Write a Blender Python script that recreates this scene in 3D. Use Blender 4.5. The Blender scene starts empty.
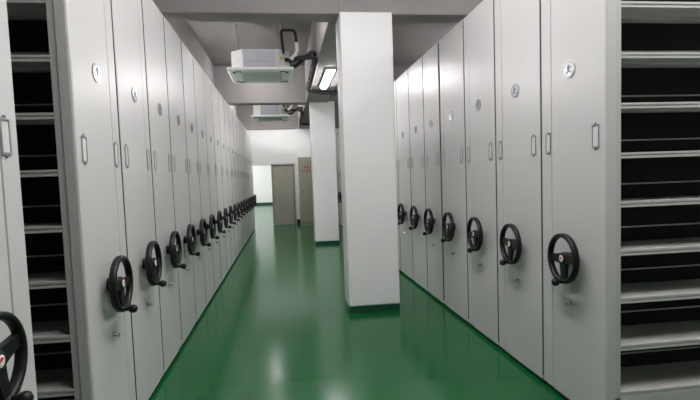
import bpy, math, random
from mathutils import Vector, Matrix

random.seed(7)
S = bpy.context.scene
COL = S.collection
PI = math.pi

# ------------------------------------------------------------------ materials
def mat(name, color, rough=0.5, metal=0.0, spec=0.5, noise=0.0, nscale=8.0, bump=0.0, bscale=60.0,
        rnoise=0.0, coat=0.0):
    m = bpy.data.materials.new(name)
    m.use_nodes = True
    nt = m.node_tree
    b = nt.nodes['Principled BSDF']
    b.inputs['Base Color'].default_value = (*color, 1)
    b.inputs['Roughness'].default_value = rough
    b.inputs['Metallic'].default_value = metal
    b.inputs['Specular IOR Level'].default_value = spec
    b.inputs['Coat Weight'].default_value = coat
    tc = nt.nodes.new('ShaderNodeTexCoord')
    if noise > 0 or rnoise > 0:
        n = nt.nodes.new('ShaderNodeTexNoise')
        n.inputs['Scale'].default_value = nscale
        n.inputs['Detail'].default_value = 5
        nt.links.new(tc.outputs['Object'], n.inputs['Vector'])
    if noise > 0:
        r = nt.nodes.new('ShaderNodeValToRGB')
        r.color_ramp.elements[0].position = 0.3
        r.color_ramp.elements[1].position = 0.7
        r.color_ramp.elements[0].color = (*[max(0, c * (1 - noise)) for c in color], 1)
        r.color_ramp.elements[1].color = (*[min(1, c * (1 + noise)) for c in color], 1)
        nt.links.new(n.outputs['Fac'], r.inputs['Fac'])
        nt.links.new(r.outputs['Color'], b.inputs['Base Color'])
    if rnoise > 0:
        mr = nt.nodes.new('ShaderNodeMapRange')
        mr.inputs['To Min'].default_value = max(0.02, rough - rnoise)
        mr.inputs['To Max'].default_value = rough + rnoise
        nt.links.new(n.outputs['Fac'], mr.inputs['Value'])
        nt.links.new(mr.outputs['Result'], b.inputs['Roughness'])
    if bump > 0:
        n2 = nt.nodes.new('ShaderNodeTexNoise')
        n2.inputs['Scale'].default_value = bscale
        n2.inputs['Detail'].default_value = 3
        nt.links.new(tc.outputs['Object'], n2.inputs['Vector'])
        bp = nt.nodes.new('ShaderNodeBump')
        bp.inputs['Strength'].default_value = bump
        bp.inputs['Distance'].default_value = 0.01
        nt.links.new(n2.outputs['Fac'], bp.inputs['Height'])
        nt.links.new(bp.outputs['Normal'], b.inputs['Normal'])
    return m

def emit(name, color, strength):
    m = bpy.data.materials.new(name)
    m.use_nodes = True
    nt = m.node_tree
    b = nt.nodes['Principled BSDF']
    b.inputs['Base Color'].default_value = (0.8, 0.8, 0.8, 1)
    b.inputs['Emission Color'].default_value = (*color, 1)
    b.inputs['Emission Strength'].default_value = strength
    return m

M = {}
M['panel'] = mat('grey_enamel', (0.515, 0.51, 0.505), 0.36, noise=0.012, nscale=3, bump=0.02, bscale=7, rnoise=0.02)
M['steel'] = mat('shelf_enamel', (0.47, 0.47, 0.455), 0.45, noise=0.02, nscale=5)
M['shade_sheet'] = mat('shade_black_sheet', (0.012, 0.012, 0.012), 0.7, spec=0.2)  # shade of the deep shelf interiors put into a near-black colour
M['rubber'] = mat('grey_rubber_strip', (0.09, 0.09, 0.088), 0.7, spec=0.2)
M['carriage'] = mat('black_carriage', (0.02, 0.02, 0.02), 0.6)
M['black'] = mat('black_plastic', (0.006, 0.006, 0.0065), 0.45, spec=0.3, noise=0.1, nscale=30)
M['red'] = mat('red_enamel', (0.55, 0.03, 0.02), 0.4)
M['white_plastic'] = mat('white_plastic', (0.78, 0.78, 0.77), 0.4)
M['chrome'] = mat('chrome', (0.62, 0.63, 0.65), 0.22, metal=1.0)
M['dull_chrome'] = mat('dull_metal', (0.40, 0.41, 0.44), 0.30, metal=0.9)
M['paper'] = mat('card_insert', (0.60, 0.595, 0.57), 0.6)
M['gold'] = mat('brass_rim', (0.50, 0.40, 0.22), 0.3, metal=0.8)
M['badge_blue'] = mat('badge_blue', (0.15, 0.25, 0.40), 0.25)
M['badge_white'] = mat('badge_white', (0.36, 0.39, 0.43), 0.2)
M['ink'] = mat('navy_ink', (0.03, 0.035, 0.08), 0.4)
M['floor'] = mat('green_epoxy', (0.004, 0.088, 0.023), 0.17, spec=0.22, noise=0.05, nscale=0.9, bump=0.012, bscale=3, rnoise=0.02)
M['ceiling'] = mat('grey_soffit_paint', (0.25, 0.233, 0.233), 0.8, noise=0.06, nscale=2.0, bump=0.05, bscale=20)
M['wall'] = mat('white_wall_paint', (0.78, 0.79, 0.78), 0.75, noise=0.02, nscale=2, bump=0.03, bscale=30)
M['pillar'] = mat('white_pillar_paint', (0.76, 0.76, 0.76), 0.6, noise=0.015, nscale=3, bump=0.03, bscale=25)
M['dark_base'] = mat('dark_green_skirting', (0.008, 0.05, 0.028), 0.35)
M['black_base'] = mat('black_skirting', (0.008, 0.012, 0.010), 0.5)
M['door'] = mat('greige_door', (0.40, 0.39, 0.32), 0.5, noise=0.03, nscale=3)
M['frame'] = mat('door_frame_grey', (0.36, 0.36, 0.33), 0.5)
M['frame_dark'] = mat('door_stop_dark', (0.10, 0.095, 0.07), 0.6)
M['locker'] = mat('beige_steel', (0.40, 0.385, 0.31), 0.45, noise=0.02, nscale=4)
M['galv'] = mat('galvanised_sheet', (0.36, 0.37, 0.40), 0.42, metal=0.2, noise=0.06, nscale=12)
M['foam'] = mat('white_foam', (0.82, 0.82, 0.80), 0.7)
M['fascia'] = mat('air_conditioner_fascia', (0.80, 0.83, 0.81), 0.4)
M['grille'] = mat('intake_grille', (0.52, 0.57, 0.54), 0.5)
M['pipe'] = mat('black_pipe_insulation', (0.014, 0.013, 0.013), 0.65, noise=0.3, nscale=25, bump=0.3, bscale=40)
M['yellow'] = mat('yellow_sticker', (0.75, 0.55, 0.03), 0.5)
M['lamp'] = emit('lamp_diffuser', (1.0, 0.97, 0.975), 41.0)
M['housing'] = mat('lamp_housing', (0.75, 0.75, 0.75), 0.4)
M['pipe_clip'] = mat('pipe_clip', (0.6, 0.6, 0.6), 0.4)

# ------------------------------------------------------------------ mesh builder
class MB:
    def __init__(s):
        s.v = []; s.f = []; s.mi = []; s.sm = []
    def add(s, vs, fs, mi=0, smooth=False):
        o = len(s.v)
        s.v += [tuple(p) for p in vs]
        for f in fs:
            s.f.append([o + i for i in f]); s.mi.append(mi); s.sm.append(smooth)
        return s
    def box(s, a, b, mi=0, bev=0.0):
        x0, y0, z0 = [min(p, q) for p, q in zip(a, b)]
        x1, y1, z1 = [max(p, q) for p, q in zip(a, b)]
        if bev <= 0:
            vs = [(x0, y0, z0), (x1, y0, z0), (x1, y1, z0), (x0, y1, z0), (x0, y0, z1), (x1, y0, z1), (x1, y1, z1), (x0, y1, z1)]
            fs = [(0, 3, 2, 1), (4, 5, 6, 7), (0, 1, 5, 4), (1, 2, 6, 5), (2, 3, 7, 6), (3, 0, 4, 7)]
            return s.add(vs, fs, mi)
        e = bev
        vs = []; idx = {}
        c = [(x0, x1), (y0, y1), (z0, z1)]
        for sx in (0, 1):
            for sy in (0, 1):
                for sz in (0, 1):
                    P = [c[0][sx], c[1][sy], c[2][sz]]
                    d = [e if q == 0 else -e for q in (sx, sy, sz)]
                    for ax in range(3):
                        p = [P[i] + (0 if i == ax else d[i]) for i in range(3)]
                        idx[(sx, sy, sz, ax)] = len(vs); vs.append(p)
        fs = []
        for ax in range(3):
            o1, o2 = [(1, 2), (0, 2), (0, 1)][ax]
            for q in (0, 1):
                loop = []
                for u, w in ((0, 0), (1, 0), (1, 1), (0, 1)):
                    k = [0, 0, 0]; k[ax] = q; k[o1] = u; k[o2] = w
                    loop.append(idx[(*k, ax)])
                fs.append(loop)
        for ax in range(3):
            o1, o2 = [(1, 2), (0, 2), (0, 1)][ax]
            for u in (0, 1):
                for w in (0, 1):
                    k0 = [0, 0, 0]; k0[o1] = u; k0[o2] = w
                    k1 = list(k0); k1[ax] = 1
                    fs.append([idx[(*k0, o1)], idx[(*k0, o2)], idx[(*k1, o2)], idx[(*k1, o1)]])
        for sx in (0, 1):
            for sy in (0, 1):
                for sz in (0, 1):
                    fs.append([idx[(sx, sy, sz, a)] for a in range(3)])
        return s.add(vs, fs, mi)
    def prism(s, prof, axis, t0, t1, mi=0, smooth=False):
        """prof: 2D loop in the two other axes (in xyz order), extruded along axis"""
        n = len(prof); vs = []
        for t in (t0, t1):
            for p in prof:
                q = list(p); q.insert(axis, t); vs.append(q)
        fs = [[i, (i + 1) % n, n + (i + 1) % n, n + i] for i in range(n)]
        s.add(vs, fs, mi, smooth)
        o = len(s.v) - 2 * n
        s.f.append([o + i for i in range(n)][::-1]); s.mi.append(mi); s.sm.append(False)
        s.f.append([o + n + i for i in range(n)]); s.mi.append(mi); s.sm.append(False)
        return s
    def lathe(s, prof, o, ax, n=20, mi=0, smooth=True):
        """prof: (distance along ax, radius)"""
        ax = Vector(ax).normalized(); o = Vector(o)
        e1 = ax.orthogonal().normalized(); e2 = ax.cross(e1)
        vs = []; fs = []
        for d, r in prof:
            for i in range(n):
                a = 2 * PI * i / n
                vs.append(o + ax * d + (e1 * math.cos(a) + e2 * math.sin(a)) * max(r, 1e-5))
        for j in range(len(prof) - 1):
            for i in range(n):
                k = (i + 1) % n
                fs.append([j * n + i, j * n + k, (j + 1) * n + k, (j + 1) * n + i])
        fs.append(list(range(n))[::-1]); fs.append([(len(prof) - 1) * n + i for i in range(n)])
        return s.add(vs, fs, mi, smooth)
    def tube(s, pts, r, n=10, mi=0):
        pts = [Vector(p) for p in pts]
        vs = []; fs = []
        up = None
        for j, p in enumerate(pts):
            t = (pts[min(j + 1, len(pts) - 1)] - pts[max(j - 1, 0)]).normalized()
            if up is None:
                up = t.orthogonal().normalized()
            up = (up - t * up.dot(t)).normalized()
            w = t.cross(up)
            for i in range(n):
                a = 2 * PI * i / n
                vs.append(p + (up * math.cos(a) + w * math.sin(a)) * r)
        for j in range(len(pts) - 1):
            for i in range(n):
                k = (i + 1) % n
                fs.append([j * n + i, j * n + k, (j + 1) * n + k, (j + 1) * n + i])
        fs.append(list(range(n))[::-1]); fs.append([(len(pts) - 1) * n + i for i in range(n)])
        return s.add(vs, fs, mi, True)
    def mesh(s, name, mats):
        me = bpy.data.meshes.new(name)
        me.from_pydata([tuple(p) for p in s.v], [], s.f)
        for m in mats if isinstance(mats, (list, tuple)) else [mats]:
            me.materials.append(m)
        for p, i, q in zip(me.polygons, s.mi, s.sm):
            p.material_index = i; p.use_smooth = q
        import bmesh
        bm = bmesh.new(); bm.from_mesh(me)
        bmesh.ops.recalc_face_normals(bm, faces=bm.faces)
        bm.to_mesh(me); bm.free()
        return me

def link(name, me, parent=None, loc=(0, 0, 0)):
    o = bpy.data.objects.new(name, me)
    COL.objects.link(o)
    o.location = loc
    if parent is not None:
        o.parent = parent
    return o
def obj(name, mb, mats, parent=None, loc=(0, 0, 0)):
    return link(name, mb.mesh(name, mats), parent, loc)
def thing(name, label, cat, loc=(0, 0, 0), group=None):
    o = bpy.data.objects.new(name, None)
    COL.objects.link(o)
    o.location = loc
    o.empty_display_size = 0.1
    o['label'] = label; o['category'] = cat
    if group: o['group'] = group
    return o
def struct(name, mb, mats, label=None, cat=None, parent=None):
    o = obj(name, mb, mats, parent)
    if parent is None:
        o['kind'] = 'structure'
        if label: o['label'] = label
        if cat: o['category'] = cat
    return o
def smooth_path(pts, r=0.08, n=6):
    """round the corners of a polyline"""
    P = [Vector(p) for p in pts]; out = [P[0]]
    for i in range(1, len(P) - 1):
        a, b, c = P[i - 1], P[i], P[i + 1]
        d1 = min(r, (a - b).length * 0.48); d2 = min(r, (c - b).length * 0.48)
        p, q = b + (a - b).normalized() * d1, b + (c - b).normalized() * d2
        for k in range(n + 1):
            t = k / n
            out.append(p * (1 - t) ** 2 + b * 2 * t * (1 - t) + q * t * t)
    out.append(P[-1])
    return out

# ------------------------------------------------------------------ dimensions (metres; aisle along +Y)
CAM_H = 1.4
XL, XR = -0.924, 1.6485           # faces of the left and right rows
HC = 2.795                        # cabinet height
ROWLEN = 2.84                     # length of one unit across the aisle direction
ZB, ZC = 3.065, 3.86              # beam underside, ceiling
B1, B2, B3 = 5.11, 10.82, 16.22   # front faces of the three cross beams
YW = 16.25                        # far wall
X0, X1, Y0 = -4.2, 5.2, -3.0
XO0, XO1 = -1.75, -0.395          # opening in the far wall left of the door

# ------------------------------------------------------------------ setting
struct('floor', MB().box((X0 - 0.2, Y0 - 0.2, -0.12), (X1 + 0.2, 32.0, 0)), M['floor'], 'glossy green epoxy floor', 'floor')
struct('ceiling', MB().box((X0 - 0.2, Y0 - 0.2, ZC), (X1 + 0.2, 32.0, ZC + 0.15)), M['ceiling'], 'grey painted concrete ceiling', 'ceiling')
struct('wall_left', MB().box((X0 - 0.2, Y0, 0), (X0, 31.2, ZC)), M['wall'])
struct('wall_right', MB().box((X1, Y0, 0), (X1 + 0.2, 31.2, ZC)), M['wall'])
struct('wall_back', MB().box((X0 - 0.2, Y0 - 0.2, 0), (X1 + 0.2, Y0, ZC)), M['wall'])
DW0, DW1, DH = -0.395, 0.325, 1.945
w = MB()
w.box((X0, YW, 0), (XO0, YW + 0.2, ZC))
w.box((XO0, YW, DH), (DW1 + 0.03, YW + 0.2, ZC))
w.box((DW1 + 0.03, YW, 0), (X1, YW + 0.2, ZC))
w.box((0.455, YW - 0.16, 0), (1.30, YW, ZB - 0.002))
struct('wall_far', w, M['wall'], 'white end wall above the doorway', 'wall')
struct('wall_beyond', MB().box((X0 - 0.2, 31.0, 0), (X1 + 0.2, 31.2, ZC)), M['wall'], 'bright white wall of the room beyond the opening', 'wall')
struct('baseboard_beyond', MB().box((X0, 30.97, 0), (X1, 31.0, 0.15)), M['dark_base'])
struct('baseboard_far', MB().box((DW1 + 0.045, YW - 0.03, 0), (0.455, YW, 0.16)).box((0.425, YW - 0.19, 0), (0.56, YW - 0.16, 0.16)), M['black_base'])

# door
d = struct('door_1', MB().box((DW0 + 0.035, YW + 0.015, 0.02), (DW1 - 0.02, YW + 0.06, DH - 0.035), bev=0.004), M['door'], 'closed greige door in the far wall', 'door')
struct('door_frame', MB().box((DW0, YW - 0.02, 0.0), (DW0 + 0.03, YW + 0.12, DH + 0.0))
       .box((DW1 - 0.015, YW - 0.02, 0.0), (DW1 + 0.03, YW + 0.12, DH))
       .box((DW0, YW - 0.02, DH - 0.02), (DW1 + 0.03, YW + 0.12, DH + 0.03)), M['frame'], parent=d)
struct('door_stop', MB().box((DW0 + 0.03, YW + 0.0, DH - 0.045), (DW1 - 0.015, YW + 0.05, DH - 0.02))
       .box((DW0 + 0.03, YW + 0.0, 0.02), (DW0 + 0.042, YW + 0.05, DH - 0.03))
       .box((DW1 - 0.028, YW + 0.0, 0.02), (DW1 - 0.015, YW + 0.05, DH - 0.03)), M['frame_dark'], parent=d)
struct('threshold', MB().box((DW0, YW - 0.04, 0), (DW1 + 0.03, YW + 0.12, 0.022)), M['frame'], parent=d)

# beams
def beam(name, a, b, label):
    return struct(name, MB().box(a, b, bev=0.008), M['ceiling'], label, 'beam')
BW = 0.275
beam('ceiling_beam', (X0, B1, ZB), (X1, B1 + BW, ZC), 'grey concrete beam across the ceiling at the nearest pillar')
beam('ceiling_beam', (X0, B2, ZB), (X1, B2 + BW, ZC), 'grey concrete beam across the ceiling at the second pillar')
beam('ceiling_beam', (X0, B3, ZB), (X1, B3 + BW, ZC), 'grey concrete beam above the far white wall')
GX0, GX1 = 0.535, 1.0
for ya, yb, t in ((Y0, B1, 'before the nearest pillar'), (B1 + BW, B2, 'between the two white pillars'), (B2 + BW, B3, 'behind the second pillar')):
    if ya > 0: beam('ceiling_girder', (GX0, ya, ZB), (GX1, yb, ZC), 'grey longitudinal ceiling girder ' + t)
    beam('ceiling_girder', (-1.70, ya, ZB), (-1.345, yb, ZC), 'grey longitudinal ceiling girder above the left row ' + t)

# pillars
def pillar(x0, x1, y0, y1, label):
    p = struct('pillar', MB().box((x0, y0, 0.065), (x1, y1, ZB + 0.022), bev=0.012), M['pillar'], label, 'pillar')
    struct('pillar_base', MB().box((x0 + 0.004, y0 + 0.004, 0), (x1 - 0.004, y1 - 0.004, 0.065)), M['dark_base'], parent=p)
    struct('pillar_head', MB().box((x0 + 0.006, y0 + 0.006, ZB + 0.022), (x1 - 0.006, y1 - 0.006, ZC)), M['ceiling'], parent=p)
pillar(0.622, 1.165, B1 - 0.015, B1 + 0.36, 'nearest white square pillar standing in the aisle')
pillar(0.620, 1.150, B2 - 0.015, B2 + 0.36, 'second white pillar standing farther down the aisle')

# ------------------------------------------------------------------ mobile shelving
ORD = ['first', 'second', 'third', 'fourth', 'fifth', 'sixth', 'seventh', 'eighth', 'ninth', 'tenth', 'eleventh', 'twelfth',
       'thirteenth', 'fourteenth', 'fifteenth', 'sixteenth', 'seventeenth', 'eighteenth', 'nineteenth', 'twentieth']
WHEEL_Z, HOLD_Z, BADGE_Z, LOCK_Z = 0.899, 1.583, 1.985, 0.630
SHELF_Z = [0.197 + 0.2555 * k for k in range(10)]

def wheel_meshes(s):
    """handwheel with its axis along x, aisle side = s"""
    R = 0.1345; D = 0.064        # rim radius, distance of the rim plane from the panel
    rim = MB(); n = 40; prof = []
    for i in range(10):
        a = 2 * PI * i / 10
        c_, s_ = math.cos(a), math.sin(a); prof.append((R + 0.0125 * math.copysign(abs(c_) ** 0.6, c_), D + 0.018 * math.copysign(abs(s_) ** 0.6, s_)))
    vs = []; fs = []
    for j in range(n):
        t = 2 * PI * j / n
        for r, dd in prof:
            vs.append((s * dd, r * math.cos(t), r * math.sin(t)))
    for j in range(n):
        for i in range(10):
            k = (i + 1) % 10; q = (j + 1) % n
            fs.append([j * 10 + i, j * 10 + k, q * 10 + k, q * 10 + i])
    rim.add(vs, fs, 0, True)
    # spokes: flat tapered arms, dished back to the hub
    for deg in (0, 180, 270):
        t = math.radians(deg)
        u = Vector((0, math.cos(t), math.sin(t))); w = Vector((0, -math.sin(t), math.cos(t)))
        secs = [(0.015, 0.032, D - 0.008, 0.013), (0.07, 0.024, D - 0.006, 0.011), (0.127, 0.022, D - 0.003, 0.010)]
        vs = []
        for r, hw, dd, th in secs:
            for a, b in ((-1, -1), (1, -1), (1, 1), (-1, 1)):
                p = u * r + w * hw * a; vs.append((s * (dd + th * b), p.y, p.z))
        fs = [[0, 1, 2, 3], [8, 9, 10, 11]]
        for j in (0, 4):
            for i in range(4):
                k = (i + 1) % 4
                fs.append([j + i, j + k, j + 4 + k, j + 4 + i])
        rim.add(vs, fs)
    rim.lathe([(0.0, 0.036), (0.035, 0.036), (0.042, 0.032)], (s * (D - 0.032), 0, 0), (s, 0, 0), 20)
    shaft = MB().lathe([(-0.004, 0.034), (0.014, 0.034), (0.016, 0.024), (0.045, 0.024)], (0, 0, 0), (s, 0, 0), 18)
    knob = MB().lathe([(0, 0.011), (0.022, 0.010), (0.026, 0.014), (0.034, 0.020), (0.046, 0.023), (0.058, 0.020), (0.066, 0.011), (0.068, 0.0)],
                      (s * (D + 0.006), 0, -R), (s, 0, 0), 14)
    cap = MB().lathe([(0, 0.019), (0.003, 0.019), (0.004, 0.017)], (s * (D + 0.009), 0, 0), (s, 0, 0), 18, 0)
    cap.prism([(-0.012, 0.001), (0.012, 0.001), (0.009, 0.010), (0.0, 0.013), (-0.009, 0.010)], 0, s * (D + 0.012), s * (D + 0.0142), 1)
    return rim.mesh('handwheel', M['black']), shaft.mesh('shaft', M['black']), knob.mesh('crank_knob', M['black']), \
        cap.mesh('hub_cap', [M['white_plastic'], M['red']])

def holder_meshes(s):
    a, b, e, t = 0.029, 0.062, 0.0065, 0.006
    f = MB()
    f.box((0, -a, b - e), (s * t, a, b), bev=0.001).box((0, -a, -b), (s * t, a, -b + e * 1.5), bev=0.001)
    f.box((0, -a, -b + e), (s * t, -a + e, b - e), bev=0.001).box((0, a - e, -b + e), (s * t, a, b - e), bev=0.001)
    for q in (1, -1):
        f.prism([(-0.012, q * b), (0.012, q * b), (0.006, q * (b + 0.011)), (-0.006, q * (b + 0.011))], 0, 0, s * 0.003)
        f.lathe([(0, 0.004), (0.005, 0.003)], (s * 0.003, 0, q * (b + 0.006)), (s, 0, 0), 8)
    c = MB().box((0, -a + e, -b + e), (s * 0.0022, a - e, b - e))
    return f.mesh('label_holder', M['dull_chrome']), c.mesh('card', M['paper'])

def ell(ry, rz, n=28, rot=0.0):
    out = []
    for i in range(n):
        t = 2 * PI * i / n
        y, z = ry * math.cos(t), rz * math.sin(t)
        out.append((y * math.cos(rot) - z * math.sin(rot), y * math.sin(rot) + z * math.cos(rot)))
    return out
def badge_meshes(s):
    p = MB()
    p.prism(ell(0.061, 0.050), 0, 0, s * 0.004, 0)
    p.prism(ell(0.057, 0.046), 0, s * 0.004, s * 0.0050, 1)
    p.prism(ell(0.047, 0.036), 0, s * 0.005, s * 0.0058, 2)
    g = MB()
    q = lambda y0, z0, y1, z1: g.box((s * 0.0058, y0, z0), (s * 0.0066, y1, z1))
    q(-0.004, -0.012, 0.008, 0.028); q(-0.018, 0.0, -0.010, 0.020); q(-0.012, 0.012, 0.014, 0.017)
    q(0.010, -0.004, 0.015, 0.022); q(-0.014, -0.016, 0.028, -0.010); q(0.012, -0.024, 0.026, -0.016)
    r = MB().box((s * 0.0058, -0.030, -0.024), (s * 0.0066, -0.014, -0.012))
    k = 1
    return p.mesh('badge', [M['gold'], M['badge_blue'], M['badge_white']]), g.mesh('emblem', M['ink']), r.mesh('red_mark', M['red'])

def lock_mesh(s):
    l = MB().lathe([(0, 0.013), (0.006, 0.013), (0.008, 0.010), (0.022, 0.010), (0.024, 0.008)], (0, 0, 0), (s, 0, 0), 14)
    l.box((s * 0.020, -0.006, -0.016), (s * 0.034, 0.006, 0.006), bev=0.002)
    return l.mesh('lock', M['chrome'])

MESH = {s: dict(wheel=wheel_meshes(s), holder=holder_meshes(s), badge=badge_meshes(s), lock=lock_mesh(s)) for s in (1, -1)}

def shelving_unit(s, xf, y0, y1, label, group, shelves=False, crank=0.0):
    """one carriage of the mobile shelving; s = direction of the aisle, xf = plane of its end panel"""
    yc = (y0 + y1) / 2
    t = thing('mobile_shelving_unit', label, 'shelving', (xf, yc, 0), group)
    a, b = y0 - yc + 0.006, y1 - yc - 0.006
    dep = 0.055
    prof = [(-s * dep, a), (-s * 0.012, a), (-s * 0.0035, a + 0.0035), (0, a + 0.012),
            (0, b - 0.132), (-s * 0.018, b - 0.122), (-s * 0.018, b - 0.117), (-s * 0.003, b - 0.113), (-s * 0.003, b - 0.008), (-s * 0.005, b - 0.002), (-s * 0.009, b), (-s * dep, b)]
    obj('end_panel', MB().prism(prof, 2, 0.032, HC), M['panel'], t)
    xb = -s * ROWLEN
    if y0 not in (LS[0], RS[0]): obj('buffer_strip', MB().box((-s * 0.05, a - 0.006, 0.06), (-s * 0.002, a + 0.0005, HC - 0.01)), M['rubber'], t)
    obj('carriage', MB().box((-s * 0.022, a + 0.01, 0.0), (xb, b - 0.01, 0.10)), M['carriage'], t)
    obj('top_panel', MB().box((-s * dep, a, HC - 0.035), (xb, b, HC - 0.006)), M['panel'], t)
    obj('rear_panel', MB().box((xb, a, 0.03), (xb - s * 0.03, b, HC)), M['panel'], t)
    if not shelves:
        obj('shade_side_sheet', MB().box((-s * dep, b - 0.03, 0.10), (xb, b - 0.022, HC - 0.035)), M['shade_sheet'], t)  # added sheet: stops light leaking through and blackens the interior
    if shelves:
        pw, pd = 0.034, 0.035
        for xp in (dep, dep + 0.03 + 1.85, ROWLEN - 0.03):
            for ya in (a + 0.004, b - 0.004 - pd):
                obj('upright', MB().box((-s * xp, ya, 0.10), (-s * (xp + pw), ya + pd, HC - 0.035), bev=0.002), M['steel'], t)
        for z in SHELF_Z:
            m = MB()
            xs, xe = -s * (dep + pw), -s * (ROWLEN - 0.03)
            for q in (0, 1):
                e = (lambda v: a + v) if q == 0 else (lambda v: b - v)
                m.prism([(e(0.005), z - 0.015), (e(0.005), z - 0.005), (e(0.011), z - 0.003), (e(0.011), z + 0.002), (e(0.005), z + 0.004), (e(0.005), z + 0.015), (e(0.035), z + 0.013), (e(0.035), z - 0.015)], 0, xs, xe)
            m.box((xs, a + 0.034, z + 0.004), (xe, b - 0.034, z + 0.013))
            m.box((xs, a + 0.20, z - 0.008), (xe, a + 0.26, z + 0.004)).box((xs, b - 0.26, z - 0.008), (xe, b - 0.20, z + 0.004))
            sh = obj('shelf', m, M['steel'], t)
            obj('stop_rail', MB().box((xs, -0.006, z + 0.094), (xe, 0.006, z + 0.102)), M['steel'], sh)
        obj('shade_back_sheet', MB().box((-s * dep, -0.0015, 0.10), (xb, 0.0015, HC - 0.035)), M['shade_sheet'], t)  # added black sheet at mid depth, stands in for the unlit interior
        obj('kick_plate', MB().box((-s * dep, a + 0.004, 0.10), (xb, a + 0.02, SHELF_Z[0] - 0.015)).box((-s * dep, b - 0.02, 0.10), (xb, b - 0.004, SHELF_Z[0] - 0.015)), M['steel'], t)
    me = MESH[s]
    wl = link('handwheel', me['wheel'][0], t, (0, -0.027, WHEEL_Z))
    wl.rotation_euler = (crank, 0, 0)
    link('shaft', me['wheel'][1], wl); link('crank_knob', me['wheel'][2], wl)
    hc = link('hub_cap', me['wheel'][3], wl)
    for yy in (a + 0.082, b - 0.085):
        h = link('label_holder', me['holder'][0], t, (0 if yy < 0 else -s * 0.003, yy, HOLD_Z))
        link('card', me['holder'][1], h)
    bd = link('badge', me['badge'][0], t, (0, -0.0, BADGE_Z))
    link('emblem', me['badge'][1], bd); link('red_mark', me['badge'][2], bd)
    link('lock', me['lock'], t, (0, -0.012, LOCK_Z))
    return t

LS = [2.408, 3.045, 3.712, 4.361, 5.062, 5.705, 6.40]
while len(LS) < 20: LS.append(LS[-1] + (15.40 - 6.40) / 13)
RS = [2.380, 3.042, 3.738, 4.396, 5.130, 5.725, 6.402, 7.115]
while len(RS) < 20: RS.append(RS[-1] + (15.30 - 7.115) / 12)
shelving_unit(1, XL, 1.255, 1.923, 'grey mobile shelving unit cut off by the left edge, nearest of all', 'left row of mobile shelving', True, 0.25)
for i in range(19):
    g = 0.012 if i == 6 else 0.0
    lab = ['grey shelving unit in the left row whose open shelves show through the gap'] if i == 0 else \
          ['grey handwheel shelving unit, %s behind the gap in the left row' % ORD[i]]
    if i == 18: lab = ['grey handwheel shelving unit at the far end of the left row']
    shelving_unit(1, XL, LS[i], LS[i + 1] - g, lab[0], 'left row of mobile shelving', i < 1, random.uniform(-0.12, 0.12))
for i in range(19):
    g = 0.022 if i == 3 else 0.0
    lab = 'grey shelving unit with open black-shadowed shelves, nearest in the right row' if i == 0 else \
          'grey handwheel shelving unit, %s from the camera in the right row' % ORD[i]
    if i == 18: lab = 'grey handwheel shelving unit at the far end of the right row'
    shelving_unit(-1, XR, RS[i], RS[i + 1] - g, lab, 'right row of mobile shelving', i < 1, random.uniform(-0.18, 0.12))

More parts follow.
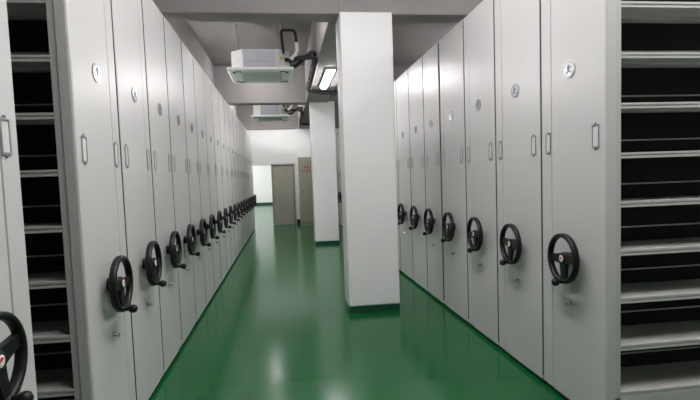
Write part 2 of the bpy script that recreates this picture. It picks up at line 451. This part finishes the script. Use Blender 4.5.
# ------------------------------------------------------------------ air conditioners
def aircon(x, y, z, label):
    t = thing('cassette_air_conditioner', label, 'air conditioner', (x, y, z), 'ceiling cassette air conditioners')
    h = 0.47
    # fascia: square frame, slightly dished towards the intake grille
    f = MB()
    rings = [(h, 0.05), (h, 0.018), (h - 0.02, 0.0), (h - 0.10, 0.006), (0.30, 0.012)]
    vs = []; fs = []
    for r, zz in rings:
        vs += [(-r, -r, zz), (r, -r, zz), (r, r, zz), (-r, r, zz)]
    for j in range(len(rings) - 1):
        for i in range(4):
            k = (i + 1) % 4
            fs.append([j * 4 + i, j * 4 + k, j * 4 + 4 + k, j * 4 + 4 + i])
    fs.append([0, 1, 2, 3])
    f.add(vs, fs)
    obj('fascia', f, M['fascia'], t)
    g = MB().box((-0.30, -0.30, 0.004), (0.30, 0.30, 0.014), bev=0.003)
    for k in range(11):
        yy = -0.27 + k * 0.054
        g.box((-0.28, yy, -0.001), (0.28, yy + 0.012, 0.005))
    obj('intake_grille', g, M['grille'], t)
    for k in range(4):
        l = MB(); a = k * PI / 2
        c, s_ = math.cos(a), math.sin(a)
        m = MB().box((-0.27, -0.41, 0.000), (0.27, -0.335, 0.008), bev=0.003)
        m.v = [(p[0] * c - p[1] * s_, p[0] * s_ + p[1] * c, p[2]) for p in m.v]
        obj('louvre', m, M['fascia'], t)
        # dark outlet slot ends beside the louvre
        for q in (-0.36, 0.275):
            m = MB().box((q, -0.40, -0.001), (q + 0.085, -0.365, 0.010))
            m.v = [(p[0] * c - p[1] * s_, p[0] * s_ + p[1] * c, p[2]) for p in m.v]
            obj('outlet_slot', m, M['black'], t)
    # casing: chamfered box, sheet metal faces and white foam corners
    r, ch, z0, z1 = 0.41, 0.17, 0.05, 0.31
    loop = [(-r + ch, -r), (r - ch, -r), (r, -r + ch), (r, r - ch), (r - ch, r), (-r + ch, r), (-r, r - ch), (-r, -r + ch)]
    b = MB().prism(loop, 2, z0, z1)
    obj('casing', b, M['galv'], t)
    for i in range(1, 8, 2):
        fc = MB()
        p, q = Vector(loop[i]), Vector(loop[(i + 1) % 8])
        nrm = (p + q).normalized() * 0.012
        e = (q - p).normalized() * 0.012
        fc.prism([tuple(p - e * 0 + nrm), tuple(q + nrm), tuple(q - nrm), tuple(p - nrm)], 2, z0, z1 + 0.006)
        fc.prism([tuple((p + q) / 2 + nrm * 0.9 - e * 3), tuple((p + q) / 2 + nrm * 0.9 + e * 3), tuple((p + q) / 2 + nrm * 2 + e * 2), tuple((p + q) / 2 + nrm * 2 - e * 2)], 2, z0 + 0.10, z0 + 0.13)
        obj('foam_corner', fc, M['foam'], t)
    rb = MB().box((-0.20, -r - 0.006, z1 - 0.055), (0.20, -r, z1 - 0.045)).box((-0.20, -r - 0.006, z0 + 0.09), (0.20, -r, z0 + 0.097)).box((-0.205, -r - 0.006, z0 + 0.09), (-0.195, -r, z1 - 0.045)).box((0.195, -r - 0.006, z0 + 0.09), (0.205, -r, z1 - 0.045))
    rb.box((-0.03, -r - 0.012, z0), (0.03, -r, z0 + 0.02))
    obj('casing_rib', rb, M['galv'], t)
    e = Vector((1, -1, 0)).normalized()
    st = MB().prism([(r - ch + 0.03, -r + 0.03 - 0.018), (r - ch + 0.065, -r + 0.065 - 0.018), (r - ch + 0.069, -r + 0.061 - 0.018), (r - ch + 0.034, -r + 0.026 - 0.018)], 2, z0 + 0.12, z0 + 0.16)
    st.v = [(p[0] + 0.012, p[1] - 0.0, p[2]) for p in st.v]
    obj('sticker', st, M['yellow'], t)
    pc = MB().lathe([(-0.03, 0.028), (0.05, 0.028)], (r - 0.05, -r + 0.10, z0 + 0.13), e, 14)
    obj('pipe_socket', pc, M['black'], t)
    for sx in (-1, 1):
        for sy in (-1, 1):
            px, py = sx * 0.33, sy * 0.33
            obj('hanging_rod', MB().lathe([(0, 0.005), (ZC - z - z1 + 0.02, 0.005)], (px, py, z1 - 0.02), (0, 0, 1), 8), M['dull_chrome'], t)
    return t
aircon(-0.265, 7.80, 2.992, 'nearer ceiling cassette air conditioner hanging between the first two beams')
aircon(-0.265, 13.02, 2.998, 'farther ceiling cassette air conditioner hanging just before the far white wall')

# black insulated pipes
def pipes(dy, which, full=True):
    def pl(name, label, pts, r, mats=M['pipe'], rr=0.07):
        return obj(name, MB().tube(smooth_path(pts, rr), r), mats), label
    o = thing('drain_pipe', 'black looped drain pipe with white sleeve beside the %s air conditioner' % which, 'pipe', (0.06, 7.42 + dy, 3.28), 'air conditioner drain pipes')
    L = lambda p: (p[0] - 0.06, p[1] - 7.42, p[2] - 3.28)
    obj('hose', MB().tube(smooth_path([L((0.075, 7.45, 3.26)), L((0.045, 7.36, 3.565)), L((0.245, 7.36, 3.565)), L((0.268, 7.36, 3.36))], 0.05), 0.021), M['pipe'], o)
    obj('sleeve', MB().tube(smooth_path([L((0.266, 7.36, 3.39)), L((0.275, 7.36, 3.24)), L((0.175, 7.36, 3.155))], 0.08), 0.030), M['white_plastic'], o)
    a = obj('insulated_pipe', MB().tube(smooth_path([(0.165, 7.50 + dy, 3.16), (0.24, 7.36 + dy, 3.165), (0.455, 7.05 + dy, 3.11), (0.505, 6.90 + dy, 3.035), (0.515, 7.5 + dy, 3.022), (0.52, 9.22 + dy, 3.022), (0.70, 9.36 + dy, 3.022), (1.25, 9.40 + dy, 3.022)], 0.12), 0.033), M['pipe'])
    a['label'] = 'thick black insulated pipe from the %s air conditioner along the girder edge' % which; a['category'] = 'pipe'; a['group'] = 'insulated refrigerant pipes'
    b = obj('insulated_pipe', MB().tube(smooth_path([(0.185, 7.60 + dy, 3.10), (0.25, 7.50 + dy, 3.09), (0.44, 7.05 + dy, 3.175), (0.50, 6.98 + dy, 3.16), (0.498, 7.4 + dy, 3.095), (0.498, 9.30 + dy, 3.09)], 0.1), 0.028), M['pipe'])
    b['label'] = 'second black insulated pipe rising from the %s air conditioner to the girder face' % which; b['category'] = 'pipe'; b['group'] = 'insulated refrigerant pipes'
    for k in range(4):
        yy = 7.5 + k * 0.45 + dy
        obj('pipe_clip', MB().box((0.476, yy, 2.995), (0.482, yy + 0.03, 3.06)).box((0.476, yy, 3.055), (0.535, yy + 0.03, 3.062)), M['pipe_clip'], a)
pipes(0, 'nearer')
pipes(5.22, 'farther')

# ------------------------------------------------------------------ lamps
def strip_light(x, y, z, label, ln=1.5):
    """surface mounted strip with a rounded opal diffuser, z = surface above"""
    t = thing('strip_light', label, 'lamp', (x, y, z), 'ceiling strip lights')
    obj('housing', MB().box((-0.075, -ln / 2 - 0.03, -0.03), (0.075, ln / 2 + 0.03, 0), bev=0.004), M['housing'], t)
    n = 10; prof = []
    for i in range(n + 1):
        a = PI + PI * i / n
        prof.append((0.056 * math.cos(a), -0.03 + 0.040 * math.sin(a)))
    m = MB(); secs = [(-ln / 2 - 0.02, 0.25), (-ln / 2, 0.75), (-ln / 2 + 0.05, 1.0), (ln / 2 - 0.05, 1.0), (ln / 2, 0.75), (ln / 2 + 0.02, 0.25)]
    vs = []; fs = []
    for yy, k in secs:
        vs += [(p[0] * k, yy, -0.03 + (p[1] + 0.03) * k) for p in prof]
    q = n + 1
    for j in range(len(secs) - 1):
        for i in range(q):
            k = (i + 1) % q
            fs.append([j * q + i, j * q + k, (j + 1) * q + k, (j + 1) * q + i])
    fs.append(list(range(q))); fs.append([(len(secs) - 1) * q + i for i in range(q)])
    m.add(vs, fs, 0, False)
    obj('diffuser', m, M['lamp'], t)
    return t
for y, w in ((8.22, 'between the two white pillars'),):
    l = strip_light(0.765, y, ZB, 'glowing strip light under the girder ' + w, 1.4)
    obj('suspension_cord', MB().tube([(0.0, -0.62, -0.075), (0.06, -0.66, -0.05), (0.16, -0.75, 0.0)], 0.006, 6).lathe([(0, 0.02), (0.012, 0.02)], (0, -0.62, -0.085), (0, 0, 1), 12), M['black'], l)
for x, y, ln, w in ((0.50, 1.45, 1.5, 'nearest in front of the camera'), (0.50, 3.1, 1.5, 'before the first beam'),
                (-0.80, 5.75, 0.4, 'left of two just behind the first beam'), (0.15, 5.75, 0.3, 'right of two just behind the first beam, added to brighten the foam corner'), (-0.40, 10.05, 0.55, 'unseen behind the nearer air conditioner, added to brighten the second pillar'), (-0.60, 11.55, 0.4, 'unseen just behind the second beam, added to brighten the farther air conditioner'), (-0.45, 14.5, 1.4, 'behind the farther air conditioner')):  # right-hand, behind-nearer-unit and second-beam lamps are added fill lights
    strip_light(x, y, ZC, 'ceiling strip light over the aisle, ' + w, ln)
for y, w in ((8.2, 'nearer'), (13.9, 'farther')):
    strip_light(-1.52, y, ZB, '%s strip light under the girder above the left row' % w)
for x, y, w in ((2.55, 1.4, 'first'), (3.9, 3.6, 'second'), (4.2, 8.8, 'third'), (3.9, 13.7, 'fourth')):  # first lamp is added fill for the shelf fronts
    l = strip_light(x, y, 3.48, 'strip light above the right row, %s from the camera' % w, 1.2 if y < 2 else 1.5)
    for e in (-0.5, 0.5):
        obj('hanger', MB().box((-0.01, e - 0.01, 0), (0.01, e + 0.01, ZC - 3.48)), M['housing'], l)
for i, y in enumerate((18.5, 21.0, 24.0, 27.0, 29.5)):
    for x, side in ((-3.0, 'left'), (2.2, 'right')):
        strip_light(x, y, ZC, ['nearest', 'second', 'middle', 'fourth', 'farthest'][i] + ' strip light on the %s side of the room beyond' % side, 2.0)

# ------------------------------------------------------------------ steel cabinet by the far wall
t = thing('steel_cabinet', 'tall beige steel cabinet with red lettering beside the far door', 'cabinet', (0.86, 15.78, 0))
obj('body', MB().box((-0.39, -0.20, 0), (0.39, 0.29, 2.13), bev=0.004), M['locker'], t)
dd = obj('door', MB().box((-0.375, -0.215, 0.10), (0.375, -0.20, 2.02), bev=0.003), M['locker'], t)
obj('header_panel', MB().box((-0.375, -0.212, 2.03), (0.375, -0.20, 2.115), bev=0.003), M['locker'], t)
obj('handle', MB().box((-0.31, -0.23, 1.02), (-0.29, -0.215, 1.10), bev=0.003), M['black'], dd)
obj('vent', MB().box((0.0, -0.216, 1.95), (0.07, -0.212, 2.01)), M['black'], dd)
lt = MB()
random.seed(3)
def glyph(x, z, h):
    w_ = h * 0.8
    lt.box((x, -0.2165, z + h * 0.85), (x + w_, -0.215, z + h)).box((x, -0.2165, z + h * 0.40), (x + w_, -0.215, z + h * 0.54))
    lt.box((x + w_ * 0.42, -0.2165, z), (x + w_ * 0.58, -0.215, z + h)).box((x + (0 if random.random() < .5 else w_ * 0.84), -0.2165, z), (x + (w_ * 0.16 if random.random() < .5 else w_), -0.215, z + h * 0.5))
for k in range(4): glyph(-0.22 + k * 0.095, 1.79, 0.07)
for k in range(5): glyph(-0.27 + k * 0.095, 1.68, 0.07)
obj('lettering', lt, M['red'], dd)

# ------------------------------------------------------------------ camera, world, view
F, CY = 498.4, 212.5
YAW, PITCH, ROLL = 0.12922, -0.06664, -0.03433
fw = Vector((math.sin(YAW) * math.cos(PITCH), math.cos(YAW) * math.cos(PITCH), math.sin(PITCH)))
r = Vector((math.cos(YAW), -math.sin(YAW), 0)); u = r.cross(fw)
r2 = r * math.cos(ROLL) + u * math.sin(ROLL); u2 = -r * math.sin(ROLL) + u * math.cos(ROLL)
cd = bpy.data.cameras.new('camera')
cam = bpy.data.objects.new('camera', cd); COL.objects.link(cam)
m = Matrix((r2, u2, -fw)).transposed().to_4x4(); m.translation = (0, 0, CAM_H)
cam.matrix_world = m
cd.sensor_fit = 'HORIZONTAL'; cd.sensor_width = 36; cd.lens = F / 700 * 36
cd.shift_y = (CY - 200) / 700
cd.clip_start = 0.05; cd.clip_end = 200
S.camera = cam

wd = bpy.data.worlds.new('world'); S.world = wd; wd.use_nodes = True
wd.node_tree.nodes['Background'].inputs['Color'].default_value = (0.9, 0.95, 1, 1)
wd.node_tree.nodes['Background'].inputs['Strength'].default_value = 0.0

S.view_settings.view_transform = 'Standard'
S.view_settings.look = 'None'
S.view_settings.gamma = 1
S.view_settings.use_curve_mapping = False
S.view_settings.exposure = 1.40
S.cycles.max_bounces = 10
S.cycles.diffuse_bounces = 6
S.cycles.use_denoising = True
S.cycles.sample_clamp_indirect = 6
